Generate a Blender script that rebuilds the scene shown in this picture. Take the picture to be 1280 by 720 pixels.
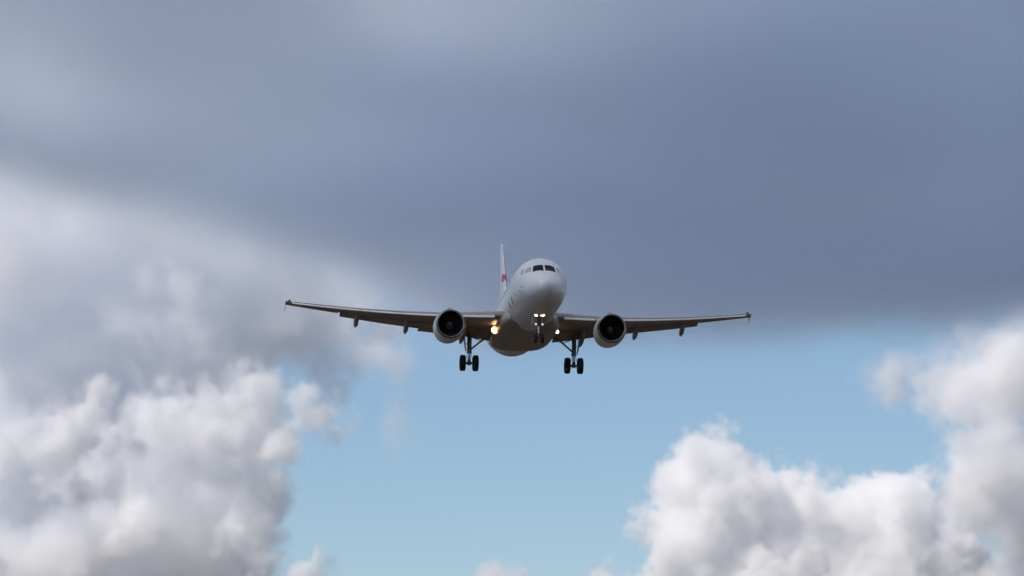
import bpy, bmesh, math, random
from mathutils import Vector, Matrix, noise
R = math.radians
scene = bpy.context.scene
col = scene.collection
for o in list(bpy.data.objects):
    bpy.data.objects.remove(o)

# ------------------------------------------------------------------ camera
HFOV = 10.9
PITCH = 6.0
CAM_Z = 1.7
cam_data = bpy.data.cameras.new('camera')
cam_data.sensor_width = 36.0
cam_data.lens = 18.0 / math.tan(R(HFOV) / 2)
cam_data.clip_start = 0.5
cam_data.clip_end = 200000.0
camera = bpy.data.objects.new('camera', cam_data)
camera.location = (0, 0, CAM_Z)
camera.rotation_euler = (R(90 + PITCH), 0, 0)
col.objects.link(camera)
scene.camera = camera

# ------------------------------------------------------------------ sky and sun
SUN_ELEV = R(52)
SUN_AZ = R(-114)          # measured from +Y (view direction), negative = to the left
SUN_STRENGTH = 3.4
SKY_STRENGTH = 0.078
world = bpy.data.worlds.new('World')
scene.world = world
world.use_nodes = True
wn = world.node_tree
wn.nodes.clear()
sky = wn.nodes.new('ShaderNodeTexSky')
sky.sky_type = 'NISHITA'
sky.sun_disc = False
sky.sun_elevation = SUN_ELEV
sky.sun_rotation = SUN_AZ
sky.altitude = 0
sky.air_density = 0.72
sky.dust_density = 0.0
sky.ozone_density = 3.8
bg = wn.nodes.new('ShaderNodeBackground')
bg.inputs['Strength'].default_value = SKY_STRENGTH
out = wn.nodes.new('ShaderNodeOutputWorld')
wn.links.new(sky.outputs[0], bg.inputs['Color'])
wn.links.new(bg.outputs[0], out.inputs['Surface'])

sun_data = bpy.data.lights.new('sun', 'SUN')
sun_data.energy = SUN_STRENGTH
sun_data.angle = R(0.53)
sun_data.color = (1.0, 0.915, 0.83)
sun = bpy.data.objects.new('sun', sun_data)
sdir = Vector((math.sin(SUN_AZ) * math.cos(SUN_ELEV), math.cos(SUN_AZ) * math.cos(SUN_ELEV), math.sin(SUN_ELEV)))
sun.rotation_euler = (-sdir).to_track_quat('-Z', 'Y').to_euler()
sun.location = (0, -50, 100)
col.objects.link(sun)

vs = scene.view_settings
scene.display_settings.display_device = 'sRGB'
vs.view_transform = 'Standard'
vs.look = 'None'
vs.gamma = 1.0
vs.use_curve_mapping = False
vs.exposure = 0.3

cy = scene.cycles
cy.max_bounces = 34
cy.diffuse_bounces = 4
cy.glossy_bounces = 4
cy.transparent_max_bounces = 24
cy.volume_bounces = 32
cy.volume_step_rate = 2.0
cy.volume_max_steps = 256
cy.use_denoising = True
cy.use_adaptive_sampling = True
cy.adaptive_threshold = 0.05

def tag(o, label=None, cat=None, group=None, kind=None):
    if label: o['label'] = label
    if cat: o['category'] = cat
    if group: o['group'] = group
    if kind: o['kind'] = kind
    return o

# ------------------------------------------------------------------ materials
def material(name, color, rough=0.5, metal=0.0, coat=0.0, emit=None, estr=0.0, bump=0.0, bump_scale=30.0, vary=0.0, vary_scale=3.0):
    m = bpy.data.materials.new(name)
    m.use_nodes = True
    nt = m.node_tree
    b = nt.nodes['Principled BSDF']
    b.inputs['Base Color'].default_value = (*color, 1)
    b.inputs['Roughness'].default_value = rough
    b.inputs['Metallic'].default_value = metal
    b.inputs['Coat Weight'].default_value = coat
    if emit:
        b.inputs['Emission Color'].default_value = (*emit, 1)
        b.inputs['Emission Strength'].default_value = estr
    if vary:
        tc = nt.nodes.new('ShaderNodeTexCoord')
        nz = nt.nodes.new('ShaderNodeTexNoise')
        nz.inputs['Scale'].default_value = vary_scale
        nz.inputs['Detail'].default_value = 5
        nt.links.new(tc.outputs['Object'], nz.inputs['Vector'])
        mx = nt.nodes.new('ShaderNodeMix')
        mx.data_type = 'RGBA'
        mx.inputs[6].default_value = (*[max(0, c * (1 - vary)) for c in color], 1)
        mx.inputs[7].default_value = (*[min(1, c * (1 + vary)) for c in color], 1)
        nt.links.new(nz.outputs['Fac'], mx.inputs[0])
        nt.links.new(mx.outputs[2], b.inputs['Base Color'])
        mr = nt.nodes.new('ShaderNodeMapRange')
        mr.inputs['To Min'].default_value = max(0.02, rough - 0.1)
        mr.inputs['To Max'].default_value = min(1, rough + 0.12)
        nt.links.new(nz.outputs['Fac'], mr.inputs['Value'])
        nt.links.new(mr.outputs[0], b.inputs['Roughness'])
    return m

# ------------------------------------------------------------------ ground (below the frame; it lights the undersides)
def disc_mesh(name, radius, rings, segs):
    bm = bmesh.new()
    prev = None
    c = bm.verts.new((0, 0, 0))
    for i in range(1, rings + 1):
        r = radius * (i / rings) ** 2.5
        ring = [bm.verts.new((r * math.cos(2 * math.pi * k / segs), r * math.sin(2 * math.pi * k / segs), 0)) for k in range(segs)]
        for k in range(segs):
            if prev is None:
                bm.faces.new((c, ring[k], ring[(k + 1) % segs]))
            else:
                bm.faces.new((prev[k], ring[k], ring[(k + 1) % segs], prev[(k + 1) % segs]))
        prev = ring
    me = bpy.data.meshes.new(name)
    bm.to_mesh(me)
    bm.free()
    return me

gm = material('ground', (0.20, 0.195, 0.185), 0.95, vary=0.35, vary_scale=0.004)
gn = gm.node_tree          # unseen ground: dark brown near to dim the belly, paler beyond to fill clouds
g_geo = gn.nodes.new('ShaderNodeNewGeometry')
g_len = gn.nodes.new('ShaderNodeVectorMath'); g_len.operation = 'LENGTH'
gn.links.new(g_geo.outputs['Position'], g_len.inputs[0])
g_map = gn.nodes.new('ShaderNodeMapRange')
g_map.inputs['From Min'].default_value = 3000; g_map.inputs['From Max'].default_value = 5500
gn.links.new(g_len.outputs['Value'], g_map.inputs['Value'])
g_mix = gn.nodes.new('ShaderNodeMix'); g_mix.data_type = 'RGBA'
g_mix.inputs[6].default_value = (0.09, 0.062, 0.04, 1)
g_b = gn.nodes['Principled BSDF']
g_src = g_b.inputs['Base Color'].links[0].from_socket
gn.links.new(g_map.outputs[0], g_mix.inputs[0]); gn.links.new(g_src, g_mix.inputs[7]); gn.links.new(g_mix.outputs[2], g_b.inputs['Base Color'])
ground = bpy.data.objects.new('ground', disc_mesh('ground', 60000, 24, 96))
ground.data.materials.append(gm)
col.objects.link(ground)
tag(ground, kind='structure')
# ------------------------------------------------------------------ clouds: real volumes at kilometre distances
def at(px, py, dist):
    """the point seen at pixel (px, py) of the 1280 px photograph, dist metres along the view axis"""
    f = 1280 / (2 * math.tan(R(HFOV) / 2))
    x, z = (px - 640) / f * dist, (360 - py) / f * dist
    p = R(PITCH)
    return Vector((x, dist * math.cos(p) - z * math.sin(p), CAM_Z + dist * math.sin(p) + z * math.cos(p)))

def cloud_material(name, density, color=(1, 1, 1), aniso=0.2, step=1.0):
    m = bpy.data.materials.new(name)
    m.use_nodes = True
    nt = m.node_tree
    nt.nodes.clear()
    v = nt.nodes.new('ShaderNodeVolumePrincipled')
    v.inputs['Color'].default_value = (*color, 1)
    v.inputs['Density'].default_value = density
    v.inputs['Anisotropy'].default_value = aniso
    o = nt.nodes.new('ShaderNodeOutputMaterial')
    nt.links.new(v.outputs[0], o.inputs['Volume'])
    return m

class Field:
    """small helper that writes a density field as geometry nodes"""
    def __init__(self, name):
        self.t = bpy.data.node_groups.new(name, 'GeometryNodeTree')
        self.t.interface.new_socket('Geometry', in_out='OUTPUT', socket_type='NodeSocketGeometry')
        self.pos = self.t.nodes.new('GeometryNodeInputPosition').outputs[0]
    def _in(self, sock, v):
        if isinstance(v, (int, float)): sock.default_value = v
        elif isinstance(v, (tuple, list, Vector)): sock.default_value = tuple(v)
        else: self.t.links.new(v, sock)
    def m(self, op, a, b=0.0, c=0.0, clamp=False):
        n = self.t.nodes.new('ShaderNodeMath'); n.operation = op; n.use_clamp = clamp
        for s, v in zip(n.inputs, (a, b, c)): self._in(s, v)
        return n.outputs[0]
    def v(self, op, a, b=(0, 0, 0), scale=1.0):
        n = self.t.nodes.new('ShaderNodeVectorMath'); n.operation = op
        self._in(n.inputs[0], a)
        if op == 'SCALE': self._in(n.inputs['Scale'], scale)
        elif op != 'LENGTH': self._in(n.inputs[1], b)
        return n.outputs['Value'] if op == 'LENGTH' else n.outputs['Vector']
    def sep(self, a):
        n = self.t.nodes.new('ShaderNodeSeparateXYZ'); self._in(n.inputs[0], a); return n.outputs
    def noise(self, size, detail=4, rough=0.5, off=(0, 0, 0), pos=None, dist=0.0, squash=(1, 1, 1), color=False):
        """fractal noise centred on 0, about -1..1, whose lumps are `size` metres"""
        p = self.v('ADD', pos or self.pos, off)
        p = self.v('MULTIPLY', p, tuple(q / size for q in squash))
        n = self.t.nodes.new('ShaderNodeTexNoise'); n.noise_dimensions = '3D'; n.normalize = True
        self._in(n.inputs['Vector'], p)
        n.inputs['Scale'].default_value = 1.0
        n.inputs['Detail'].default_value = detail; n.inputs['Roughness'].default_value = rough
        n.inputs['Distortion'].default_value = dist
        if color:
            return self.v('SCALE', self.v('SUBTRACT', n.outputs['Color'], (.5, .5, .5)), scale=2.0)
        return self.m('MULTIPLY_ADD', n.outputs[0], 3.2, -1.6)
    def billow(self, size, detail=2, rough=0.5, off=(0, 0, 0), pos=None):
        """rounded cauliflower lumps, 1 at a lump's middle falling to about 0 in the creases"""
        p = self.v('ADD', pos or self.pos, off)
        p = self.v('SCALE', p, scale=1.0 / size)
        n = self.t.nodes.new('ShaderNodeTexVoronoi'); n.voronoi_dimensions = '3D'; n.feature = 'F1'
        self._in(n.inputs['Vector'], p)
        n.inputs['Scale'].default_value = 1.0
        n.inputs['Detail'].default_value = detail; n.inputs['Roughness'].default_value = rough
        n.normalize = False
        return self.m('SUBTRACT', 1.0, n.outputs['Distance'])
    def blobs(self, spec, soft):
        """signed depth in metres inside a smooth union of ellipsoids (x, y, z, rx, ry, rz)"""
        d = None
        for (x, y, z, rx, ry, rz) in spec:
            q = self.v('DIVIDE', self.v('SUBTRACT', self.pos, (x, y, z)), (rx, ry, rz))
            e = self.m('MULTIPLY', self.m('SUBTRACT', 1.0, self.v('LENGTH', q)), min(rx, rz))
            d = e if d is None else self.m('SMOOTH_MAX', d, e, soft)
        return d
    def finish(self, density, lo, hi, voxel, mat):
        n = self.t.nodes.new('GeometryNodeVolumeCube')
        self._in(n.inputs['Density'], density)
        n.inputs['Min'].default_value = lo; n.inputs['Max'].default_value = hi
        for k, ax in enumerate('XYZ'):
            n.inputs['Resolution ' + ax].default_value = max(4, int((hi[k] - lo[k]) / voxel))
        sm = self.t.nodes.new('GeometryNodeSetMaterial')
        sm.inputs['Material'].default_value = mat
        o = self.t.nodes.new('NodeGroupOutput')
        self.t.links.new(n.outputs[0], sm.inputs[0]); self.t.links.new(sm.outputs[0], o.inputs[0])
        return self.t

def cloud_object(name, loc, tree, mat):
    vd = bpy.data.volumes.new(name)
    vd.materials.append(mat)
    o = bpy.data.objects.new(name, vd)
    o.location = loc
    md = o.modifiers.new('density', 'NODES')
    md.node_group = tree
    col.objects.link(o)
    return o

def cumulus(name, origin, dist, blobs, dens, voxel, lump=110, amp=70, fine=34, famp=16, wisp=200, wamp=50, edge=28, seed=(0, 0, 0), aniso=0.25, soft=60, pad=90, lim=None, grow=0.0, inner=0.0, rough=0.6, tint=(1, 1, 1)):
    """a heap of ellipsoids given in photograph pixels around `origin` (depth in metres), roughened by fractal noise"""
    s = dist * 2 * math.tan(R(HFOV) / 2) / 1280
    spec = [((bx - origin[0]) * s, by, (origin[1] - bz) * s, rx * s, ry, rz * s) for (bx, by, bz, rx, ry, rz) in blobs]
    lo = [min(q[k] - q[k + 3] for q in spec) - pad for k in range(3)]
    hi = [max(q[k] + q[k + 3] for q in spec) + pad for k in range(3)]
    if lim:   # the parts that lie well outside the frame are left out: (xmin, xmax, zmin) in pixels
        lo[0] = max(lo[0], (lim[0] - origin[0]) * s); hi[0] = min(hi[0], (lim[1] - origin[0]) * s)
        lo[2] = max(lo[2], (origin[1] - lim[2]) * s)
    F = Field(name)
    d = F.blobs(spec, soft)
    warp = F.v('ADD', F.pos, F.v('SCALE', F.noise(wisp * 1.3, 2, 0.5, seed, color=True), scale=wisp * 0.28))
    d = F.m('ADD', d, F.m('MULTIPLY', F.noise(wisp, 7, rough, seed), wamp))
    d = F.m('ADD', d, F.m('MULTIPLY', F.m('SUBTRACT', F.billow(lump, 4, 0.55, seed, warp), 0.45), amp))
    d = F.m('ADD', d, F.m('MULTIPLY', F.noise(fine, 3, 0.6, seed), famp))
    den = F.m('DIVIDE', F.m('ADD', d, grow), edge, clamp=True)
    den = F.m('MULTIPLY', den, den)
    if inner:   # thin and thick places inside
        den = F.m('MULTIPLY', den, F.m('MULTIPLY_ADD', F.noise(wisp * 0.7, 5, 0.6, (seed[1], seed[2], seed[0])), inner, 1.0 - inner * 0.4, clamp=True))
    mat = cloud_material(name, dens, color=tint, aniso=aniso)
    return cloud_object(name, at(origin[0], origin[1], dist), F.finish(den, lo, hi, voxel, mat), mat)


c = cumulus('cumulus_cloud', (1000, 640), 12400, [
    (900, 0, 622, 90, 150, 92), (860, -40, 690, 70, 120, 84), (968, 30, 640, 80, 140, 80), (1010, 20, 685, 96, 150, 94),
    (1105, 40, 660, 88, 150, 84), (1175, 40, 660, 60, 120, 70), (1160, 40, 720, 110, 170, 100), (1080, 0, 730, 120, 170, 110), (960, 0, 760, 150, 170, 110), (757, 0, 740, 44, 70, 42), (835, 0, 650, 40, 90, 40)],
    0.034, 4.5, wamp=62, wisp=170, fine=26, famp=20, edge=30, grow=22, rough=0.68, aniso=0.0, lim=(590, 1330, 790))
tag(c, 'bright domed cumulus cloud with a shaded middle at the lower right', 'cloud')

c = cumulus('cumulus_cloud', (1230, 560), 12100, [
    (1265, 0, 480, 90, 170, 66), (1226, 0, 512, 50, 110, 32), (1290, 20, 470, 80, 150, 66), (1255, 0, 580, 70, 170, 70), (1300, 20, 640, 80, 170, 80), (1275, 30, 725, 44, 100, 40)], 0.03, 6.0, aniso=0.0,
    lump=110, amp=60, fine=36, famp=22, wisp=220, wamp=85, edge=60, seed=(900, 300, 50), grow=60, inner=0.5, lim=(1060, 1350, 790))
tag(c, 'soft cream cloud bank stacked up at the right edge', 'cloud')

c = cumulus('cloud_puff', (1118, 470), 12600, [(1110, 0, 478, 24, 60, 30), (1135, 10, 456, 28, 60, 15)], 0.016, 5.0, aniso=0.0,
    lump=80, amp=32, fine=40, famp=14, wisp=120, wamp=34, edge=60, seed=(100, 700, 50), grow=42, pad=80)
tag(c, 'small pinkish cloud puff alone in the blue gap at the right', 'cloud')

c = cumulus('cloud_puff', (622, 715), 12300, [(618, 0, 721, 16, 50, 14), (642, 10, 732, 20, 50, 13)], 0.03, 4.5, aniso=0.0,
    lump=60, amp=26, fine=26, famp=12, wisp=100, wamp=26, edge=40, seed=(10, 70, 350), grow=32, pad=70)
tag(c, 'tiny white cloud tuft rising over the bottom edge near the centre', 'cloud')

c = cumulus('cloud_wisp', (500, 495), 12000, [(502, 0, 480, 18, 50, 44), (494, 0, 525, 12, 40, 26), (470, 0, 440, 40, 60, 24)], 0.012, 5.5, aniso=0.0,
    lump=90, amp=25, fine=40, famp=18, wisp=120, wamp=50, edge=80, seed=(300, 70, 550), grow=40, pad=90)
tag(c, 'faint thin cloud wisp in the blue beside the left cloud bank', 'cloud')

# left bank: a tall broken mass, soft above and lumpy below
c = cumulus('cloud_bank', (150, 330), 12500, [
    (-20, 0, 290, 160, 260, 110), (120, 60, 300, 200, 260, 110), (230, 100, 360, 210, 260, 120), (285, 120, 395, 115, 240, 80),
    (40, 60, 430, 190, 260, 120), (220, 60, 430, 140, 240, 110), (40, 100, 560, 200, 240, 120), (200, 110, 570, 140, 220, 120), (60, 120, 690, 190, 240, 110), (230, 120, 690, 120, 220, 100), (10, -150, 310, 60, 120, 60), (150, -60, 270, 70, 130, 40), (215, -20, 290, 50, 100, 40)],
    0.02, 7.0, tint=(0.985, 0.99, 1.0), aniso=0.0, lump=130, amp=80, fine=45, famp=26, wisp=300, wamp=150, edge=90, seed=(40, 120, 900), soft=110, grow=95, pad=160, inner=0.9, rough=0.66, lim=(-90, 600, 790))
tag(c, 'soft hazy grey and cream cloud bank under the deck at the upper left', 'cloud')

c = cumulus('cloud_bank', (200, 580), 11900, [
    (40, 80, 560, 200, 240, 120), (220, 80, 540, 170, 240, 130), (60, 120, 690, 180, 260, 120), (240, 80, 660, 140, 250, 140), (330, 40, 510, 90, 180, 80),
    (408, 0, 522, 62, 140, 48), (110, 0, 465, 90, 140, 50), (300, 20, 455, 90, 140, 46), (395, 10, 455, 64, 120, 46), (330, -20, 610, 50, 140, 80), (350, 0, 700, 50, 150, 60), (393, 0, 710, 22, 70, 28)],
    0.026, 5.0, aniso=0.0, lump=90, amp=75, fine=26, famp=28, wisp=260, wamp=165, edge=55, seed=(640, 20, 300), soft=40, grow=-34, rough=0.68, inner=0.9, lim=(-90, 520, 790))
tag(c, 'thick shaded grey cloud bank filling the lower left below the wing', 'cloud')

# sunlit scraps of cumulus hanging in front of the bank
SCRAPS = [
    ((110, 530), [(90, 0, 530, 46, 70, 40), (120, 10, 500, 40, 60, 36), (60, 0, 560, 30, 50, 22), (160, 0, 545, 22, 50, 26)], 'bright ragged cloud scrap in the middle of the left bank', (10, 0, 0)),
    ((300, 600), [(285, 0, 560, 34, 60, 34), (320, 10, 600, 36, 60, 40), (345, 0, 560, 26, 50, 26), (290, 0, 625, 20, 50, 20)], 'bright lumpy cloud scrap along the right side of the left bank', (400, 60, 0)),
    ((300, 680), [(300, 0, 670, 36, 60, 40), (270, 10, 690, 40, 60, 24), (330, 0, 700, 30, 50, 30), (200, 0, 680, 40, 50, 18)], 'bright cloud scrap at the bottom of the left bank', (800, 30, 90)),
    ((30, 610), [(0, 0, 600, 22, 50, 34), (60, 0, 612, 44, 50, 16), (-10, 0, 700, 30, 50, 40), (30, 10, 620, 20, 40, 14)], 'bright cloud scrap at the lower left edge', (90, 500, 20)),
    ((385, 525), [(400, 0, 525, 40, 60, 32), (370, 10, 490, 36, 60, 30), (425, 0, 540, 20, 40, 22)], 'bright rounded cloud scrap on the right shoulder of the left bank', (50, 90, 700)),
    ((395, 700), [(395, 0, 703, 18, 40, 24), (375, 0, 715, 24, 40, 20)], 'small bright cloud turret at the foot of the left bank', (5, 5, 5)),
    ((20, 330), [(5, 0, 330, 50, 110, 62), (40, 10, 265, 54, 90, 38), (30, 0, 370, 44, 80, 28)], 'cream sunlit cloud patch at the upper left edge', (77, 12, 40)),
    ((200, 280), [(190, 0, 285, 40, 80, 34), (120, 0, 245, 50, 80, 22), (222, 10, 305, 36, 70, 28)], 'faint pale cloud patch under the deck at the upper left', (8, 212, 40)),
]
for org, bl, label, sd in SCRAPS:
    soft_one = org[1] < 400
    c = cumulus('cloud_scrap', org, 11700 if soft_one else 11250, bl, 0.02 if soft_one else 0.045, 7.0 if soft_one else 5.0, lump=80, amp=45, fine=30, famp=20, wisp=150, wamp=75,
                edge=110 if soft_one else 32, seed=sd, soft=25, grow=45 if soft_one else 16, aniso=0.0, rough=0.66, pad=110, inner=0.4)
    tag(c, label, 'cloud', 'sunlit cloud scraps before the left bank')

def deck():
    F = Field('cloud_deck')
    s = F.sep(F.pos)
    x, y, z = s[0], s[1], s[2]
    big = F.noise(1100, 5, 0.5, (300, 0, 0), squash=(1, 0.4, 1))
    mid = F.noise(260, 6, 0.6, (0, 500, 0), squash=(1, 0.4, 1))
    thin = F.noise(520, 7, 0.66, (700, 900, 0), squash=(1, 0.45, 0.3))
    base = F.m('ADD', F.m('MULTIPLY', big, 80.0), F.m('MULTIPLY_ADD', mid, 44.0, 1000.0))
    # the far rim: near on the left, far on the right
    mr = F.t.nodes.new('ShaderNodeMapRange'); mr.interpolation_type = 'SMOOTHSTEP'
    F._in(mr.inputs['Value'], x)
    for k, v in (('From Min', -850.0), ('From Max', -100.0), ('To Min', 8500.0), ('To Max', 11000.0)): mr.inputs[k].default_value = v
    rim = F.m('ADD', mr.outputs[0], F.m('MULTIPLY', big, 120.0))
    # thicker towards the far right, thinner overhead and to the left
    tk = F.t.nodes.new('ShaderNodeMapRange'); F._in(tk.inputs['Value'], F.m('ADD', y, F.m('MULTIPLY', x, 1.5)))
    for k, v in (('From Min', 5500.0), ('From Max', 9500.0), ('To Min', 1300.0), ('To Max', 1600.0)): tk.inputs[k].default_value = v
    top = F.m('ADD', tk.outputs[0], F.m('MULTIPLY', thin, 215.0))
    d = F.m('MINIMUM', F.m('SUBTRACT', z, base), F.m('SUBTRACT', top, z))
    d = F.m('MINIMUM', d, F.m('MULTIPLY', F.m('SUBTRACT', rim, y), 0.5))
    d = F.m('ADD', d, F.m('MULTIPLY', mid, 60.0))
    den = F.m('DIVIDE', d, 120.0, clamp=True)
    den = F.m('MULTIPLY', den, den)
    mat = cloud_material('cloud_deck', 0.010, color=(0.9, 0.946, 0.995), aniso=0.3)  # bluish scatter colour stands in for the blue of the air in front
    return cloud_object('cloud_deck', (0, 0, 0), F.finish(den, (-2600, -9000, 850), (2600, 11500, 1790), 26.0, mat), mat)
c = deck()
tag(c, 'dark blue-grey cloud deck with a flat underside across the top of the sky', 'cloud')

# unseen cloud sheets added behind and right of the camera to block horizon light
def overcast(lo, hi, seed):
    F = Field('overcast_blocker')
    z = F.sep(F.pos)[2]
    big = F.noise(1500, 3, 0.5, seed)
    d = F.m('MINIMUM', F.m('SUBTRACT', z, F.m('MULTIPLY_ADD', big, 60.0, 1020.0)), F.m('SUBTRACT', 1560.0, z))
    mat = cloud_material('overcast_blocker', 0.010, color=(0.9, 0.946, 0.995), aniso=0.3)
    o = cloud_object('overcast_blocker', (0, 0, 0), F.finish(F.m('DIVIDE', d, 130.0, clamp=True), lo, hi, 110.0, mat), mat)
    tag(o, kind='structure')
overcast((-6000, -26000, 850), (16000, -9010, 1700), (0, 0, 0))
overcast((2610, -9000, 850), (16000, 7000, 1700), (500, 0, 0))

# ------------------------------------------------------------------ the airliner
# aircraft frame: x = its left wing (right in the photograph), y = aft from the nose tip, z = up from the fuselage axis
BASE = Vector((0, 17.7, -4.2))                 # between the main wheels
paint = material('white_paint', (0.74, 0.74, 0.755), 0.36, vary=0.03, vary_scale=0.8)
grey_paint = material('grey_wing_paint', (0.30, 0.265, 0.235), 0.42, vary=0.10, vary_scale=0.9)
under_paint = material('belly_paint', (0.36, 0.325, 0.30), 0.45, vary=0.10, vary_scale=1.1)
bare_metal = material('polished_metal', (0.26, 0.26, 0.28), 0.38, metal=1.0)
dark_metal = material('dark_metal', (0.07, 0.07, 0.075), 0.45, metal=0.6)
duct = material('intake_lining', (0.03, 0.031, 0.037), 0.6)
blade_m = material('fan_blade', (0.13, 0.13, 0.15), 0.4, metal=0.7)
spinner_m = material('spinner_paint', (0.14, 0.14, 0.16), 0.4)
mark_white = material('spinner_spiral', (0.7, 0.7, 0.7), 0.5)
gear_m = material('gear_paint', (0.22, 0.22, 0.23), 0.45, vary=0.15, vary_scale=4)
steel = material('oleo_chrome', (0.7, 0.7, 0.72), 0.15, metal=1.0)
rubber = material('tyre_rubber', (0.018, 0.018, 0.019), 0.85)
hub_m = material('wheel_hub', (0.22, 0.22, 0.22), 0.5, metal=0.4)
glass = material('cockpit_glass', (0.006, 0.010, 0.026), 0.12)
side_glass_reflection = material('cockpit_side_glass_reflection', (0.40, 0.41, 0.43), 0.08, coat=1.0)  # pale base colour paints the sky's reflection into the side panes
pane_m = material('cabin_glass', (0.03, 0.035, 0.05), 0.12)
line_m = material('panel_seal', (0.25, 0.25, 0.27), 0.6)
navy = material('navy_marking', (0.02, 0.03, 0.10), 0.35)
red = material('red_marking', (0.42, 0.06, 0.07), 0.35)
lamp_warm = material('landing_lamp', (0.9, 0.8, 0.6), 0.3, emit=(1.0, 0.72, 0.36), estr=9)
lamp_halo = material('landing_lamp_halo', (0.8, 0.7, 0.5), 0.3, emit=(1.0, 0.42, 0.12), estr=1.1)  # glowing ring added round the lens, standing in for its orange halo
lamp_white = material('taxi_lamp', (0.9, 0.9, 0.85), 0.3, emit=(1.0, 0.80, 0.50), estr=6)
lamp_dim = material('turnoff_lamp', (0.9, 0.9, 0.85), 0.3, emit=(1.0, 0.85, 0.65), estr=0.5)
lamp_glass = material('lamp_rim', (0.3, 0.3, 0.3), 0.3, metal=0.8)

def link(name, bm, mat, parent=None, smooth=True, sharp=None):
    bmesh.ops.recalc_face_normals(bm, faces=bm.faces)
    for v in bm.verts: v.co -= BASE
    me = bpy.data.meshes.new(name)
    bm.to_mesh(me); bm.free()
    for m in (mat if isinstance(mat, (list, tuple)) else [mat]): me.materials.append(m)
    if smooth:
        me.shade_smooth()
        me.set_sharp_from_angle(angle=R(sharp or 38))
    o = bpy.data.objects.new(name, me)
    col.objects.link(o)
    if parent is not None: o.parent = parent
    return o

def loft(bm, rings, cap=True, closed=True):
    vs = [[bm.verts.new(p) for p in r] for r in rings]
    n = len(vs[0])
    for a, b in zip(vs, vs[1:]):
        for k in range(n if closed else n - 1):
            bm.faces.new((a[k], a[(k + 1) % n], b[(k + 1) % n], b[k]))
    if cap:
        bm.faces.new(vs[0]); bm.faces.new(vs[-1])
    return vs

def lathe(bm, prof, centre, axis='y', segs=40, tilt=None):
    """profile of (along, radius) turned round an axis through centre"""
    rings = []
    c = Vector(centre)
    for (t, r) in prof:
        ring = []
        for k in range(segs):
            a = 2 * math.pi * k / segs
            u, w = max(r, 1e-4) * math.cos(a), max(r, 1e-4) * math.sin(a)
            p = Vector((u, t, w)) if axis == 'y' else Vector((t, u, w)) if axis == 'x' else Vector((u, w, t))
            ring.append(c + p)
        rings.append(ring)
    loft(bm, rings, cap=False)

def tube(bm, a, b, r0, r1=None, segs=14):
    a, b = Vector(a), Vector(b)
    r1 = r0 if r1 is None else r1
    d = (b - a).normalized()
    u = d.orthogonal().normalized(); w = d.cross(u)
    loft(bm, [[p + (u * math.cos(2 * math.pi * k / segs) + w * math.sin(2 * math.pi * k / segs)) * r for k in range(segs)] for p, r in ((a, r0), (b, r1))])

def box(bm, lo, hi, bevel=0.0, xf=None):
    b2 = bmesh.new()
    bmesh.ops.create_cube(b2, size=1)
    for v in b2.verts:
        v.co = Vector([(lo[k] + hi[k]) / 2 + v.co[k] * (hi[k] - lo[k]) for k in range(3)])
    if bevel: bmesh.ops.bevel(b2, geom=b2.edges, offset=bevel, segments=2, affect='EDGES')
    if xf: bmesh.ops.transform(b2, matrix=xf, verts=b2.verts)
    me = bpy.data.meshes.new('tmp'); b2.to_mesh(me); b2.free(); bm.from_mesh(me); bpy.data.meshes.remove(me)

def interp(tab, y):
    for a, b in zip(tab, tab[1:]):
        if y <= b[0]:
            t = (y - a[0]) / (b[0] - a[0])
            return [a[k] + (b[k] - a[k]) * t for k in range(1, len(a))]
    return list(tab[-1][1:])

# y, top, bottom, half width
STN = [(0.0, -.66, -.74, .04), (.06, -.46, -.96, .27), (.15, -.34, -1.10, .43), (.3, -.19, -1.25, .61), (.6, .02, -1.45, .87), (1.0, .25, -1.63, 1.12),
       (1.5, .52, -1.78, 1.36), (2.0, .88, -1.88, 1.54), (2.5, 1.24, -1.95, 1.67), (3.0, 1.50, -2.0, 1.77), (3.6, 1.73, -2.04, 1.85), (4.4, 1.91, -2.06, 1.92),
       (5.4, 2.02, -2.07, 1.96), (6.6, 2.07, -2.07, 1.975), (10, 2.07, -2.07, 1.975), (14, 2.07, -2.07, 1.975), (18, 2.07, -2.07, 1.975), (23.0, 2.07, -2.07, 1.975),
       (24.5, 2.07, -2.0, 1.97), (26, 2.07, -1.82, 1.95), (28, 2.05, -1.42, 1.86), (30, 2.0, -.92, 1.69), (32, 1.93, -.38, 1.42), (34, 1.80, .18, 1.06),
       (35.5, 1.66, .62, .74), (36.8, 1.48, 1.02, .40), (37.4, 1.36, 1.18, .16)]
def hermite(tab, y):
    """smooth interpolation through the table"""
    for i in range(len(tab) - 1):
        if y <= tab[i + 1][0] or i == len(tab) - 2:
            p0 = tab[max(0, i - 1)]; p1 = tab[i]; p2 = tab[i + 1]; p3 = tab[min(len(tab) - 1, i + 2)]
            h = p2[0] - p1[0]; t = min(1, max(0, (y - p1[0]) / h))
            res = []
            for k in range(1, len(p1)):
                s = (p2[k] - p1[k]) / h
                sa = (p1[k] - p0[k]) / (p1[0] - p0[0]) if p1 is not p0 else s
                sb = (p3[k] - p2[k]) / (p3[0] - p2[0]) if p3 is not p2 else s
                m1 = 0 if sa * s <= 0 else 2 * sa * s / (sa + s)
                m2 = 0 if sb * s <= 0 else 2 * sb * s / (sb + s)
                res.append((2*t**3 - 3*t*t + 1) * p1[k] + (t**3 - 2*t*t + t) * h * m1 + (3*t*t - 2*t**3) * p2[k] + (t**3 - t*t) * h * m2)
            return res
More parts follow.
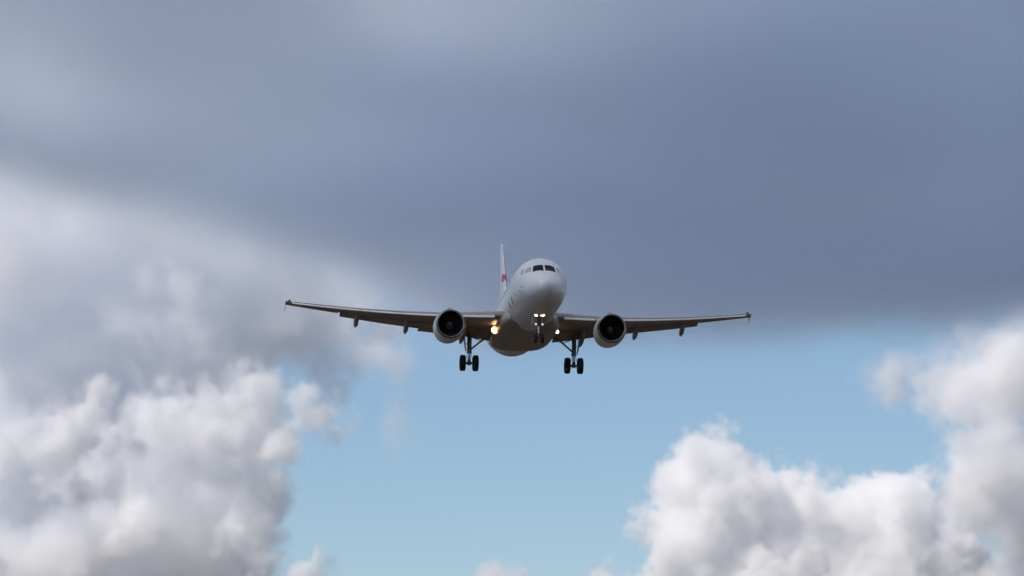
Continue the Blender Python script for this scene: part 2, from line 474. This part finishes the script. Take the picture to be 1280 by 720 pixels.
def skin(y, phi, lift=0.0):
    """point on the fuselage: phi from straight up, positive towards +x"""
    top, bot, w = hermite(STN, y)
    c = (top + bot) / 2
    # widest point sits a little below the middle near the nose
    h = (top - bot) / 2
    w *= .972
    return Vector((math.sin(phi) * (w + lift), y, c + math.cos(phi) * (h + lift)))

plane = bpy.data.objects.new('airliner', None)
plane.empty_display_size = 5
col.objects.link(plane)
tag(plane, 'white twin-engine airliner approaching head-on with wheels and flaps down and landing lights lit', 'airplane')

# fuselage
bm = bmesh.new()
ys = [0.0, .02, .06, .1, .15, .22, .3, .4, .5, .6, .8] + [1.0 + .2 * k for k in range(28)] + [6.6 + .8 * k for k in range(21)] + [23.4 + .4 * k for k in range(35)] + [37.4]
rings = [[skin(y, 2 * math.pi * k / 72) for k in range(72)] for y in ys]
loft(bm, rings)
fus = link('fuselage', bm, paint, plane, sharp=60)

# belly fairing round the wing roots
bm = bmesh.new()
rings = []
FAIR = [(10.3, .02, .0), (10.9, .35, .25), (11.6, .62, .5), (12.6, .85, .8), (14, .98, .97), (16, 1.0, 1.0), (18.5, 1.0, 1.0), (20, .93, .95), (21.3, .72, .75), (22.4, .4, .4), (23.3, .02, .0)]
for q in [10.3 + .4 * k for k in range(33)]:
    a, b = interp(FAIR, q)
    w, zb, zt = 1.55 + .70 * a, -1.75 - .50 * b, -1.0 + .55 * a
    ring = []
    for k in range(40):
        t = 2 * math.pi * k / 40
        n = 2.9
        cx = math.copysign(abs(math.sin(t)) ** (2 / n), math.sin(t)); cz = math.copysign(abs(math.cos(t)) ** (2 / n), math.cos(t))
        ring.append(Vector((cx * w, q, (zt + zb) / 2 + cz * (zt - zb) / 2)))
    rings.append(ring)
loft(bm, rings)
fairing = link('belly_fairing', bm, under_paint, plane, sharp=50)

def patch(corners, mat, name, parent, lift=0.012, nu=8, nv=6, thick=True):
    """a pane that follows the fuselage skin: corners (y, phi) in order"""
    bm = bmesh.new()
    (y0, p0), (y1, p1), (y2, p2), (y3, p3) = corners
    grid = []
    for i in range(nu + 1):
        u = i / nu
        row = []
        for j in range(nv + 1):
            v = j / nv
            y = (y0 * (1 - u) + y1 * u) * (1 - v) + (y3 * (1 - u) + y2 * u) * v
            p = (p0 * (1 - u) + p1 * u) * (1 - v) + (p3 * (1 - u) + p2 * u) * v
            row.append(bm.verts.new(skin(y, p, lift)))
        grid.append(row)
    for i in range(nu):
        for j in range(nv):
            bm.faces.new((grid[i][j], grid[i + 1][j], grid[i + 1][j + 1], grid[i][j + 1]))
    r = bmesh.ops.extrude_face_region(bm, geom=bm.faces[:])
    cen = Vector((0, 0, 0))
    for g in r['geom']:
        if isinstance(g, bmesh.types.BMVert):
            top, bot, w = hermite(STN, g.co.y)
            cen = Vector((0, g.co.y + .05, (top + bot) / 2))
            g.co += (cen - g.co).normalized() * (lift * 1.8)
    return link(name, bm, mat, parent)

def phi_of(y, x, z):
    top, bot, w = hermite(STN, y)
    return math.atan2(x / w, (z - (top + bot) / 2) / ((top - bot) / 2))
# cockpit windows: front, sliding, rear pane on each side
def y_at(x, z, y0=0.4, y1=5.0):
    """station where the skin passes through the frontal position (x, z)"""
    for _ in range(50):
        m = (y0 + y1) / 2
        top, bot, w = hermite(STN, m)
        inside = (x / w) ** 2 + ((z - (top + bot) / 2) / ((top - bot) / 2)) ** 2 < 1
        if inside: y1 = m
        else: y0 = m
    return m
def pane(pts, mat=glass, name='cockpit_window'):
    cs = []
    for (x, z) in pts:
        y = y_at(x, z)
        cs.append((y, phi_of(y, x, z)))
    return patch(cs, mat, name, plane)
for s in (-1, 1):
    pane([(s * .06, .56), (s * .82, .49), (s * .73, .98), (s * .06, 1.06)])
    pane([(s * .95, .52), (s * 1.34, .46), (s * 1.22, .84), (s * .88, .91)], side_glass_reflection)
    pane([(s * 1.42, .46), (s * 1.60, .46), (s * 1.48, .78), (s * 1.31, .82)], side_glass_reflection)

# cabin windows and doors
def ring_line(y0, y1, p0, p1, name, parent, mat, wd=.03):
    bm = bmesh.new()
    def strip(a, b, c, d, n):
        rows = []
        for i in range(n + 1):
            t = i / n
            rows.append((skin(a[0] + (b[0] - a[0]) * t, a[1] + (b[1] - a[1]) * t, .004), skin(d[0] + (c[0] - d[0]) * t, d[1] + (c[1] - d[1]) * t, .004)))
        vs = [[bm.verts.new(p) for p in r] for r in rows]
        for a_, b_ in zip(vs, vs[1:]): bm.faces.new((a_[0], a_[1], b_[1], b_[0]))
    w = wd / 2
    strip((y0, p0), (y0, p1), (y0 + wd, p1), (y0 + wd, p0), 10)
    strip((y1 - wd, p0), (y1 - wd, p1), (y1, p1), (y1, p0), 10)
    strip((y0 + wd, p0), (y1 - wd, p0), (y1 - wd, p0 + (wd / 2) * (1 if p1 > p0 else -1)), (y0 + wd, p0 + (wd / 2) * (1 if p1 > p0 else -1)), 4)
    strip((y0 + wd, p1), (y1 - wd, p1), (y1 - wd, p1 - (wd / 2) * (1 if p1 > p0 else -1)), (y0 + wd, p1 - (wd / 2) * (1 if p1 > p0 else -1)), 4)
    return link(name, bm, mat, parent)
proto = {}
for s in (-1, 1):
    first = None
    for k in range(40):
        y = 6.9 + .533 * k
        if 27.6 < y < 28.6: continue
        if first is None:
            bm = bmesh.new()
            pc, ph = s * R(75.5), R(5.0)
            pts = []
            for q in range(16):
                a = 2 * math.pi * q / 16
                cx = math.copysign(abs(math.cos(a)) ** .7, math.cos(a)); cz = math.copysign(abs(math.sin(a)) ** .7, math.sin(a))
                pts.append(skin(y + .125 * cx, pc + ph * cz, .006))
            vs = [bm.verts.new(p) for p in pts]
            c = bm.verts.new(skin(y, pc, .008))
            for q in range(16): bm.faces.new((vs[q], vs[(q + 1) % 16], c))
            first = link('cabin_window', bm, pane_m, plane)
            y00 = y
        else:
            o = first.copy(); col.objects.link(o); o.parent = plane
            o.location = (0, y - y00, 0)
            if y > 23.4:      # the tail tapers: follow the skin
                d = skin(y, s * R(75.5), .006) - skin(y00, s * R(75.5), .006)
                o.location = d
    dr = ring_line(4.35, 5.2, s * R(60), s * R(108), 'cabin_door', plane, line_m)
    patch([(4.72, s * R(70)), (4.86, s * R(70)), (4.86, s * R(76)), (4.72, s * R(76))], pane_m, 'door_window', dr, lift=.006, nu=3, nv=3)
    ring_line(29.6, 30.4, s * R(55), s * R(102), 'cabin_door', plane, line_m)

# dark probes and vanes on the nose
for s in (-1, 1):
    for (y, p) in ((2.0, 92), (2.6, 104)):
        bm = bmesh.new()
        a = skin(y, s * R(p)); b = skin(y, s * R(p), .10)
        tube(bm, a, b, .03, .018, 8); tube(bm, b, b + Vector((0, -.16, 0)), .018, .012, 8)
        link('air_probe', bm, dark_metal, plane)

# navy lettering strokes on the forward side and the red emblem on the fin are only marks at this size
def stroke(y0, p0, y1, p1, wd, mat, name, parent, lift=.005):
    bm = bmesh.new()
    n = 8
    rows = []
    for i in range(n + 1):
        t = i / n
        y, p = y0 + (y1 - y0) * t, p0 + (p1 - p0) * t
        rows.append((skin(y, p, lift), skin(y + wd, p, lift)))
    vs = [[bm.verts.new(q) for q in r] for r in rows]
    for a_, b_ in zip(vs, vs[1:]): bm.faces.new((a_[0], a_[1], b_[1], b_[0]))
    return link(name, bm, mat, parent)

# ---- wings
def wing_le(x): return 11.9 + (x - 1.95) * .521
def wing_te(x): return 18.35 if x <= 6.3 else 18.35 + (x - 6.3) * (21.2 - 18.35) / (17.0 - 6.3)
def wing_z(x): return -0.97 + .0455 * (x - 1.95) + .0052 * (x - 1.95) ** 2 - (0.00012 * max(0, x - 9) ** 3)
def foil(x, y0, chord, z0, thick, inc, n=14, cut=1.0):
    """closed aerofoil ring in the plane x = const; cut shortens it (1 = whole chord)"""
    up, dn = [], []
    for k in range(n + 1):
        t = .5 * (1 - math.cos(math.pi * k / n)) * cut
        yt = 5 * thick * (.2969 * math.sqrt(t) - .126 * t - .3516 * t * t + .2843 * t ** 3 - .1036 * t ** 4)
        cam = .022 * (1 - (2 * t - 1) ** 2)
        up.append((t, cam + yt)); dn.append((t, cam - yt * .85))
    ring = up + dn[:0:-1]
    if cut < 1: ring = up + dn[::-1][:-1]
    return [Vector((x, y0 + t * chord * math.cos(inc) + h * chord * math.sin(inc), z0 + h * chord * math.cos(inc) - t * chord * math.sin(inc))) for t, h in ring]
def thick_at(x): return .145 - .04 * min(1, (x - 1.95) / 6) 
def inc_at(x): return R(3.2) - R(2.6) * (x - 1.95) / 15
def cut_at(x): return .80 if x < 13.2 else 1.0

def wing(s):
    sx = lambda ring: [Vector((s * v.x, v.y, v.z)) for v in ring]
    xs = [1.2, 1.95, 3, 4.2, 5.3, 6.3, 7.5, 9, 10.5, 12, 13.19]
    def st(x, cut): 
        xx = max(x, 1.95)
        c = wing_te(xx) - wing_le(xx)
        return sx(foil(x, wing_le(xx), c, wing_z(xx), thick_at(xx), inc_at(xx), cut=cut))
    bm = bmesh.new()
    loft(bm, [st(x, .80) for x in xs])
    loft(bm, [st(x, 1.0) for x in (13.2, 14, 15, 16, 16.6, 17.0)])
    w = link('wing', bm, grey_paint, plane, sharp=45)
    def lower(x, t):
        """point under the wing at chord fraction t"""
        c = wing_te(x) - wing_le(x); i = inc_at(x)
        return Vector((s * x, wing_le(x) + t * c, wing_z(x) - t * c * math.sin(i) - thick_at(x) * c * .36 * (1 - max(0, t - .4) * 1.2)))
    # flaps: own aerofoils hinged down behind the shortened wing
    def flap(x0, x1, frac, name, ang):
        bm = bmesh.new()
        rr = []
        n = 6
        for k in range(n + 1):
            x = x0 + (x1 - x0) * k / n
            c = wing_te(x) - wing_le(x); i = inc_at(x)
            y0 = wing_le(x) + .785 * c
            z0 = wing_z(x) - .785 * c * math.sin(i) - .012 * c
            rr.append(sx(foil(x, y0, frac * c, z0, .13, R(ang))))
        loft(bm, rr)
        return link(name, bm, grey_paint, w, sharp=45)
    flap(2.25, 6.25, .22, 'flap', 26)
    flap(6.4, 13.1, .27, 'flap', 17)
    # slats, drooped ahead of the leading edge
    def slat(x0, x1):
        bm = bmesh.new()
        rr = []
        n = max(3, int((x1 - x0) / 1.2))
        for k in range(n + 1):
            x = x0 + (x1 - x0) * k / n
            c = wing_te(x) - wing_le(x)
            sc = .62 * (.55 + .45 * c / 6.4)
            prof = [(0.0, -.02), (.06, .10), (.22, .20), (.45, .27), (.78, .31), (.46, .22), (.26, .12), (.16, .0), (.15, -.10), (.06, -.10)]
            ring = [Vector((x, wing_le(x) - .26 * sc + t * sc, wing_z(x) - .16 * sc + (h - .10) * sc * .95)) for t, h in prof]
            rr.append(sx(ring))
        loft(bm, rr)
        return link('slat', bm, paint, w, sharp=50)
    slat(2.5, 5.2); slat(6.35, 9.0); slat(9.03, 11.7); slat(11.73, 14.3); slat(14.33, 16.6)
    # flap track fairings
    for x in (4.35, 8.35, 11.9):
        if x == 4.35: L, r = 2.6, .20
        else: L, r = 2.9 - .05 * x, .185
        c = wing_te(x) - wing_le(x)
        a = lower(x, .60); tail = Vector((s * x, wing_te(x) + .75, wing_z(x) - c * math.sin(inc_at(x)) - (.66 if x > 5 else .90)))
        bm = bmesh.new()
        rr = []
        for k in range(13):
            t = k / 12
            p = a.lerp(tail, t) + Vector((0, 0, -.10 * math.sin(math.pi * t)))
            rad = r * (max(.02, math.sin(math.pi * (.06 + .9 * t))) ** .6)
            if k == 12: rad = .02
            rr.append([p + Vector((math.cos(2 * math.pi * q / 16) * rad, 0, math.sin(2 * math.pi * q / 16) * rad * 1.35)) for q in range(16)])
        loft(bm, rr)
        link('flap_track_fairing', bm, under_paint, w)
    # tip fence: arrow-shaped plate above and below the tip
    bm = bmesh.new()
    y0, z0, x0 = wing_le(17.0), wing_z(17.0) + .02, 17.0
    out2d = [(-.05, 0), (.75, .18), (1.32, .36), (1.58, .35), (1.52, .1), (1.55, -.2), (1.72, -.56), (1.48, -.57), (.72, -.24)]
    f0 = [bm.verts.new((s * (x0 + .005), y0 + a, z0 + b)) for a, b in out2d]; f1 = [bm.verts.new((s * (x0 + .022), y0 + a, z0 + b)) for a, b in out2d]
    bm.faces.new(f0); bm.faces.new(f1)
    for k in range(len(f0)): bm.faces.new((f0[k], f0[(k + 1) % len(f0)], f1[(k + 1) % len(f0)], f1[k]))
    link('wing_tip_fence', bm, paint, w, smooth=False)
    # lit navigation pod at the tip
    bm = bmesh.new()
    lathe(bm, [(-.05, 0), (.02, .05), (.15, .085), (.5, .09), (.9, .05), (1.1, 0)], (s * 16.75, y0 - .12, z0 + .06), segs=16)
    link('tip_light_housing', bm, dark_metal, w)
    return w

def engine(s):
    ex, ey, ez = s * 5.75, 10.55, -1.90
    c = (ex, ey, ez)
    bm = bmesh.new()
    droop = lambda prof: prof
    lathe(bm, [(.10, .912), (.02, .935), (0, .957), (.03, .995), (.12, 1.035), (.35, 1.075), (.8, 1.11), (1.4, 1.125), (2.1, 1.10), (2.8, 1.03), (3.35, .95), (3.35, .91), (2.9, .93)], c, segs=56)
    nac = link('engine', bm, paint, plane)
    bm = bmesh.new()
    lathe(bm, [(.16, .904), (.10, .913), (.018, .937), (-.004, .957), (.026, .999), (.12, 1.039), (.20, 1.055)], c, segs=56)
    link('intake_lip', bm, bare_metal, nac)
    bm = bmesh.new()
    lathe(bm, [(.165, .903), (.4, .89), (.8, .872), (1.25, .87), (1.3, .86), (1.3, .2)], c, segs=48)
    link('intake_duct', bm, duct, nac)
    bm = bmesh.new()
    for k in range(36):
        a = 2 * math.pi * k / 36
        pts = []
        for (r, tw, ch) in ((.26, 20, .10), (.55, 40, .13), (.86, 62, .16)):
            for sg in (-1, 1):
                t = a + sg * ch * math.sin(R(tw)) / r * .75
                pts.append((r * math.cos(t), 1.12 + sg * ch * math.cos(R(tw)), r * math.sin(t)))
        vs = [bm.verts.new(Vector(c) + Vector(p)) for p in pts]
        bm.faces.new((vs[0], vs[1], vs[3], vs[2])); bm.faces.new((vs[2], vs[3], vs[5], vs[4]))
    fan = link('fan', bm, blade_m, nac)
    bm = bmesh.new()
    lathe(bm, [(.62, 0), (.66, .05), (.8, .14), (1.0, .235), (1.15, .27), (1.28, .27)], c, segs=28)
    sp = link('spinner', bm, [spinner_m], nac)
    bm = bmesh.new()      # white comma painted on the spinner
    rows = []
    for k in range(14):
        a = 2.2 * math.pi * k / 13 * .6 + .6
        y = .70 + .30 * k / 13
        r0 = [0, .05, .14, .235]; yy = [.62, .66, .8, 1.0]
        for i in range(3):
            if y <= yy[i + 1]:
                r = r0[i] + (r0[i + 1] - r0[i]) * (y - yy[i]) / (yy[i + 1] - yy[i]); break
        r += .006; w = .12 + .2 * k / 13
        rows.append([bm.verts.new(Vector(c) + Vector((r * math.cos(a), y, r * math.sin(a)))), bm.verts.new(Vector(c) + Vector((r * math.cos(a + w), y, r * math.sin(a + w))))])
    for p, q in zip(rows, rows[1:]): bm.faces.new((p[0], p[1], q[1], q[0]))
    link('spinner_mark', bm, mark_white, nac)
    bm = bmesh.new()
    lathe(bm, [(2.6, .72), (3.4, .70), (4.2, .52), (4.5, .44), (4.5, .40), (4.3, .38)], c, segs=36)
    lathe(bm, [(4.0, .34), (4.6, .26), (5.2, .05)], c, segs=24)
    link('exhaust_nozzle', bm, dark_metal, nac)
    # pylon
    bm = bmesh.new()
    rr = []
    for (y, zt, zb, w) in ((ey + .75, ez + 1.2, ez + 1.0, .04), (ey + 1.4, ez + 1.36, ez + .9, .17), (ey + 2.6, ez + 1.42, ez + .6, .22), (ey + 3.6, -1.10, ez + .4, .22), (ey + 5.0, -1.15, ez + .55, .18), (ey + 6.4, -1.2, -1.5, .04)):
        rr.append([Vector((ex + w * a, y, zb + (zt - zb) * b)) for a, b in ((-1, 0), (-1, .7), (-.5, 1), (.5, 1), (1, .7), (1, 0))])
    loft(bm, rr)
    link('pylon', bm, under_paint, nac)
    # strake on the inner side
    bm = bmesh.new()
    a = R(48)
    sgn = -s
    for q in (0,):
        p = [(1.0, 1.09), (2.1, 1.09), (2.05, 1.31), (1.75, 1.33)]
        f0 = [bm.verts.new(Vector(c) + Vector((sgn * math.sin(a) * r, y, math.cos(a) * r)) + Vector((.012, 0, .012))) for y, r in p]
        f1 = [bm.verts.new(Vector(c) + Vector((sgn * math.sin(a) * r, y, math.cos(a) * r)) - Vector((.012, 0, .012))) for y, r in p]
        bm.faces.new(f0); bm.faces.new(f1)
        for k in range(4): bm.faces.new((f0[k], f0[(k + 1) % 4], f1[(k + 1) % 4], f1[k]))
    link('nacelle_strake', bm, paint, nac, smooth=False)
    return nac

def wheel(parent, x, y, z, r, w):
    bm = bmesh.new()
    prof = [(-w / 2 * .62, r * .52), (-w / 2 * .9, r * .60), (-w / 2, r * .76), (-w / 2 * .93, r * .90), (-w / 2 * .72, r * .985), (-w * .2, r), (-w * .19, r * .985), (-w * .16, r * .985), (-w * .15, r),
            (w * .15, r), (w * .16, r * .985), (w * .19, r * .985), (w * .2, r), (w / 2 * .72, r * .985), (w / 2 * .93, r * .90), (w / 2, r * .76), (w / 2 * .9, r * .60), (w / 2 * .62, r * .52)]
    lathe(bm, prof, (x, y, z), axis='x', segs=44)
    t = link('wheel', bm, rubber, parent)
    bm = bmesh.new()
    lathe(bm, [(-w * .30, 0), (-w * .30, r * .2), (-w * .22, r * .30), (-w * .26, r * .50), (-w * .30, r * .53), (w * .30, r * .53), (w * .26, r * .50), (w * .22, r * .30), (w * .30, r * .2), (w * .30, 0)], (x, y, z), axis='x', segs=32)
    link('wheel_hub', bm, hub_m, parent)
    return t

def main_gear(s):
    gx, gy, gz = s * 3.80, 17.7, -3.64
    bm = bmesh.new()
    tube(bm, (gx, gy - .05, -1.35), (gx, gy, -2.85), .17, .16, 20)       # outer cylinder
    tube(bm, (gx, gy, -2.78), (gx, gy, -2.92), .19, .19, 20)
    g = link('main_landing_gear', bm, gear_m, plane)
    bm = bmesh.new()
    tube(bm, (gx - .62, gy, gz), (gx + .62, gy, gz), .085, .085, 16)
    tube(bm, (gx, gy, gz - .14), (gx, gy, gz + .26), .15, .12, 16)
    link('axle', bm, gear_m, g)
    bm = bmesh.new()
    tube(bm, (gx, gy, -2.9), (gx, gy, gz + .2), .105, .105, 20)
    link('oleo_strut', bm, steel, g)
    bm = bmesh.new()
    tube(bm, (gx, gy, -2.72), (gx - s * .85, gy - .1, -2.02), .07, .065)
    tube(bm, (gx - s * .85, gy - .1, -2.02), (gx - s * 1.65, gy - .15, -1.45), .075, .07)
    tube(bm, (gx - s * .85, gy - .1, -2.02), (gx - s * .15, gy, -1.75), .03, .03)
    link('side_brace', bm, gear_m, g)
    bm = bmesh.new()
    tube(bm, (gx, gy + .12, -2.8), (gx, gy + .55, -3.18), .05, .05)
    link('torque_link', bm, gear_m, g)
    bm = bmesh.new()
    tube(bm, (gx, gy + .55, -3.18), (gx, gy + .10, gz + .05), .05, .05)
    link('torque_link', bm, gear_m, g)
    bm = bmesh.new()
    tube(bm, (gx, gy + .1, -2.1), (gx, gy - .9, -1.4), .05, .05)
    link('drag_brace', bm, gear_m, g)
    bm = bmesh.new()       # brake lines
    for dx in (-.10, .09):
        tube(bm, (gx + dx, gy - .17, -1.7), (gx + dx, gy - .17, -2.9), .016, .016, 6)
        tube(bm, (gx + dx, gy - .17, -2.9), (gx + dx * 3.2, gy - .12, gz), .016, .016, 6)
    link('brake_hose', bm, rubber, g)
    bm = bmesh.new()       # leg door on the outer side
    rr = []
    for (z, y0, y1, dx) in ((-1.3, -.62, .62, .42), (-1.75, -.60, .60, .40), (-2.3, -.46, .5, .34), (-2.75, -.2, .28, .25)):
        rr.append([Vector((gx + s * dx, gy + y0, z)), Vector((gx + s * (dx + .05), gy + (y0 + y1) / 2, z)), Vector((gx + s * dx, gy + y1, z)), Vector((gx + s * (dx - .04), gy + y1, z)), Vector((gx + s * (dx + .01), gy + (y0 + y1) / 2, z)), Vector((gx + s * (dx - .04), gy + y0, z))])
    loft(bm, rr)
    tube(bm, (gx, gy, -2.3), (gx + s * .36, gy, -2.2), .03, .03, 8)
    link('gear_door', bm, under_paint, g)
    for dx in (-.465, .465):
        wheel(g, gx + dx, gy, gz, .583, .42)
    return g

def lamp(name, parent, p, r, mat, halo=None, depth=.10):
    bm = bmesh.new()
    c = Vector(p)
    lathe(bm, [(.0, r * 1.18), (.015, r * 1.22), (depth * .5, r * 1.15), (depth, r * .7), (depth * 1.3, 0)], c, segs=24)
    h = link(name, bm, lamp_glass, parent)
    bm = bmesh.new()
    lathe(bm, [(-.03, 0), (-.025, r * .5), (-.005, r * .95), (.006, r * 1.10)], c, segs=24)
    link('lens', bm, mat, h)
    if halo:
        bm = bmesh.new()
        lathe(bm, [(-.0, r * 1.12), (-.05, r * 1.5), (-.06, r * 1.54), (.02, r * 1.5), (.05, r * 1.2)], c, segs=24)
        link('halo_ring', bm, halo, h)
    return h

def nose_gear():
    gy, gz = 5.07, -3.62
    bm = bmesh.new()
    tube(bm, (0, gy + .25, -1.75), (0, gy + .08, -2.72), .115, .11, 18)
    tube(bm, (0, gy + .09, -2.66), (0, gy + .07, -2.78), .135, .135, 18)
    g = link('nose_landing_gear', bm, gear_m, plane)
    bm = bmesh.new()
    tube(bm, (-.30, gy, gz), (.30, gy, gz), .05, .05, 12)
    tube(bm, (0, gy + .01, gz - .08), (0, gy + .02, gz + .18), .09, .075, 12)
    link('axle', bm, gear_m, g)
    bm = bmesh.new()
    tube(bm, (0, gy + .08, -2.76), (0, gy + .01, gz + .1), .065, .065, 16)
    link('oleo_strut', bm, steel, g)
    bm = bmesh.new()
    for sx in (-.16, .16):
        tube(bm, (sx, gy - 1.0, -1.95), (sx * .5, gy + .06, -2.55), .04, .04, 10)
    link('drag_brace', bm, gear_m, g)
    bm = bmesh.new()
    tube(bm, (0, gy - .04, -2.74), (0, gy - .34, -3.1), .035, .035, 8)
    link('torque_link', bm, gear_m, g)
    bm = bmesh.new()
    tube(bm, (0, gy - .34, -3.1), (0, gy - .03, gz + .1), .035, .035, 8)
    link('torque_link', bm, gear_m, g)
    for sx in (-1, 1):
        bm = bmesh.new()
        box(bm, (sx * .42 - .02, gy - .3, -2.62), (sx * .42 + .02, gy + 1.4, -1.98), .012)
        link('gear_door', bm, under_paint, g)
    for dx in (-.245, .245): wheel(g, dx, gy, gz, .38, .225)
    # upper pair bright, lower pair dim, on the bracket across the leg
    bm = bmesh.new()
    tube(bm, (-.30, gy - .05, -2.06), (.30, gy - .05, -2.06), .03, .03, 8)
    link('lamp_bracket', bm, gear_m, g)
    bm = bmesh.new()
    tube(bm, (-.28, gy - .02, -2.66), (.28, gy - .02, -2.66), .025, .025, 8)
    link('lamp_bracket', bm, gear_m, g)
    lamp('taxi_light', plane, (-.215, gy - .18, -1.98), .135, lamp_white)
    lamp('takeoff_light', plane, (.215, gy - .18, -1.95), .17, lamp_white)
    lamp('turnoff_light', plane, (-.23, gy - .15, -2.68), .075, lamp_dim)
    lamp('turnoff_light', plane, (.23, gy - .15, -2.68), .07, lamp_dim)
    return g

wings = {s: wing(s) for s in (-1, 1)}
engines = {s: engine(s) for s in (-1, 1)}
gears = {s: main_gear(s) for s in (-1, 1)}
ng = nose_gear()

# wing-root landing lights swung down from the lower surface
for s in (-1, 1):
    lamp('landing_light', plane, (s * 2.24, 14.6, -1.66), .175 if s < 0 else .12, lamp_warm if s < 0 else lamp_white, halo=lamp_halo if s < 0 else None)

# small landing-light gleam lamp on the fairing side (image left)
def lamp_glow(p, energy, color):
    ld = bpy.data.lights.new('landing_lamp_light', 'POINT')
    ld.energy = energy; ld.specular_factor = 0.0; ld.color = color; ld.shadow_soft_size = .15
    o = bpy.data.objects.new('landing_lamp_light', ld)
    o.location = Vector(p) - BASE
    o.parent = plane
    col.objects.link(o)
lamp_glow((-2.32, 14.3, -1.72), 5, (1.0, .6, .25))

# ---- tail
def fin_ring(z):
    t = (z - 1.55) / (7.9 - 1.55)
    y0 = 28.6 + t * (34.0 - 28.6); c = 6.6 + t * (2.0 - 6.6)
    ring = []
    n = 12
    for k in range(n + 1):
        q = .5 * (1 - math.cos(math.pi * k / n)); yt = 5 * .10 * (.2969 * math.sqrt(q) - .126 * q - .3516 * q * q + .2843 * q ** 3 - .1036 * q ** 4)
        ring.append((q, yt))
    pts = ring + [(q, -h) for q, h in ring[-2:0:-1]]
    return y0, c, pts
bm = bmesh.new()
rr = []
for z in (1.45, 2.2, 3, 4, 5, 6, 7, 7.72, 7.96, 8.04):
    y0, c, pts = fin_ring(z)
    k = 1.0 if z < 7.8 else (.9 if z < 8.0 else .55)
    rr.append([Vector((h * c * k, y0 + (.0 if k == 1 else (1 - k) * .5) + q * c * (1 - (1 - k) * .4), z)) for q, h in pts])
loft(bm, rr)
fin = link('tail_fin', bm, paint, plane)
def fin_x(y, z):
    y0, c, _ = fin_ring(z); q = min(1, max(0, (y - y0) / c))
    return c * 5 * .10 * (.2969 * math.sqrt(q) - .126 * q - .3516 * q * q + .2843 * q ** 3 - .1036 * q ** 4)
def fin_mark(outline, s, mat, name):
    """flat emblem that follows the side of the fin; outline in (y, z)"""
    bm = bmesh.new()
    cy_ = sum(p[0] for p in outline) / len(outline); cz_ = sum(p[1] for p in outline) / len(outline)
    P = lambda y, z: Vector((s * (fin_x(y, z) + .006), y, z))
    prev = None
    ringv = []
    for f in (.33, .66, 1.0):
        ringv.append([bm.verts.new(P(cy_ + (y - cy_) * f, cz_ + (z - cz_) * f)) for y, z in outline])
    c = bm.verts.new(P(cy_, cz_)); n = len(outline)
    for k in range(n):
        bm.faces.new((c, ringv[0][k], ringv[0][(k + 1) % n]))
        for a, b in zip(ringv, ringv[1:]): bm.faces.new((a[k], b[k], b[(k + 1) % n], a[(k + 1) % n]))
    return link(name, bm, mat, fin)
pink = material('pink_marking', (0.70, 0.46, 0.49), 0.35)
for s in (-1, 1):
    fin_mark([(31.9 + .45 * math.cos(a) + .2 * math.sin(a), 5.0 + .36 * math.sin(a)) for a in [2 * math.pi * k / 20 for k in range(20)]], s, red, 'tail_emblem')
    fin_mark([(32.35, 5.05), (32.8, 4.95), (33.3, 4.88), (33.4, 4.98), (32.9, 5.1)], s, pink, 'tail_emblem')
    fin_mark([(32.9, 6.15), (33.3, 6.1), (33.7, 6.4), (33.8, 6.62), (33.4, 6.45)], s, pink, 'tail_emblem')

for s in (-1, 1):
    bm = bmesh.new()
    rr = []
    for k in range(7):
        x = .55 + (6.22 - .55) * k / 6
        t = (x - .55) / 5.67
        y0 = 31.6 + t * 3.25; c = 4.1 - t * 2.7; z0 = .82 + .104 * x
        rr.append([Vector((s * v.x, v.y, v.z)) for v in foil(x, y0, c, z0, .10 if k < 6 else .05, R(-1.0))])
    loft(bm, rr)
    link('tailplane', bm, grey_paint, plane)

# antennas and beacon
for (y, p, L) in ((7.5, 180, .32), (9.2, 180, .25), (9.0, 0, .35), (13.5, 0, .3)):
    bm = bmesh.new()
    a = skin(y, R(p), -.02)
    d = Vector((0, 0, 1 if p == 0 else -1))
    pts = [a + Vector((0, -.2, 0)), a + Vector((0, .2, 0)), a + Vector((0, .28, 0)) + d * L, a + Vector((0, .1, 0)) + d * L]
    f0 = [bm.verts.new(q + Vector((.015, 0, 0))) for q in pts]; f1 = [bm.verts.new(q - Vector((.015, 0, 0))) for q in pts]
    bm.faces.new(f0); bm.faces.new(f1)
    for k in range(4): bm.faces.new((f0[k], f0[(k + 1) % 4], f1[(k + 1) % 4], f1[k]))
    link('blade_antenna', bm, paint, plane, smooth=False)

# titles: illegible navy strokes along the forward side
random.seed(4)
for s in (-1,):
    for (y, a, b, dy) in ((6.1, 103, 119, .3), (6.8, 105, 121, -.25), (7.9, 104, 120, .3), (8.6, 106, 119, -.2)):
        stroke(y, s * R(a), y + dy, s * R(b), .28, navy, 'title_mark', fus)

# place it on the glide path
YAW, PPITCH, ROLL = R(5.42), R(-3.25), R(1.05)
rot = Matrix.Rotation(YAW, 4, 'Z') @ Matrix.Rotation(PPITCH, 4, 'X') @ Matrix.Rotation(ROLL, 4, 'Y')
D0 = 371.0
glass.node_tree.nodes['Principled BSDF'].inputs['IOR'].default_value = 1.18
nose = at(640 + 2.40 / D0 * 1280 / (2 * math.tan(R(HFOV) / 2)), 360 - 0.90 / D0 * 1280 / (2 * math.tan(R(HFOV) / 2)), D0)
plane.rotation_euler = rot.to_euler()
plane.location = nose + rot.to_3x3() @ BASE
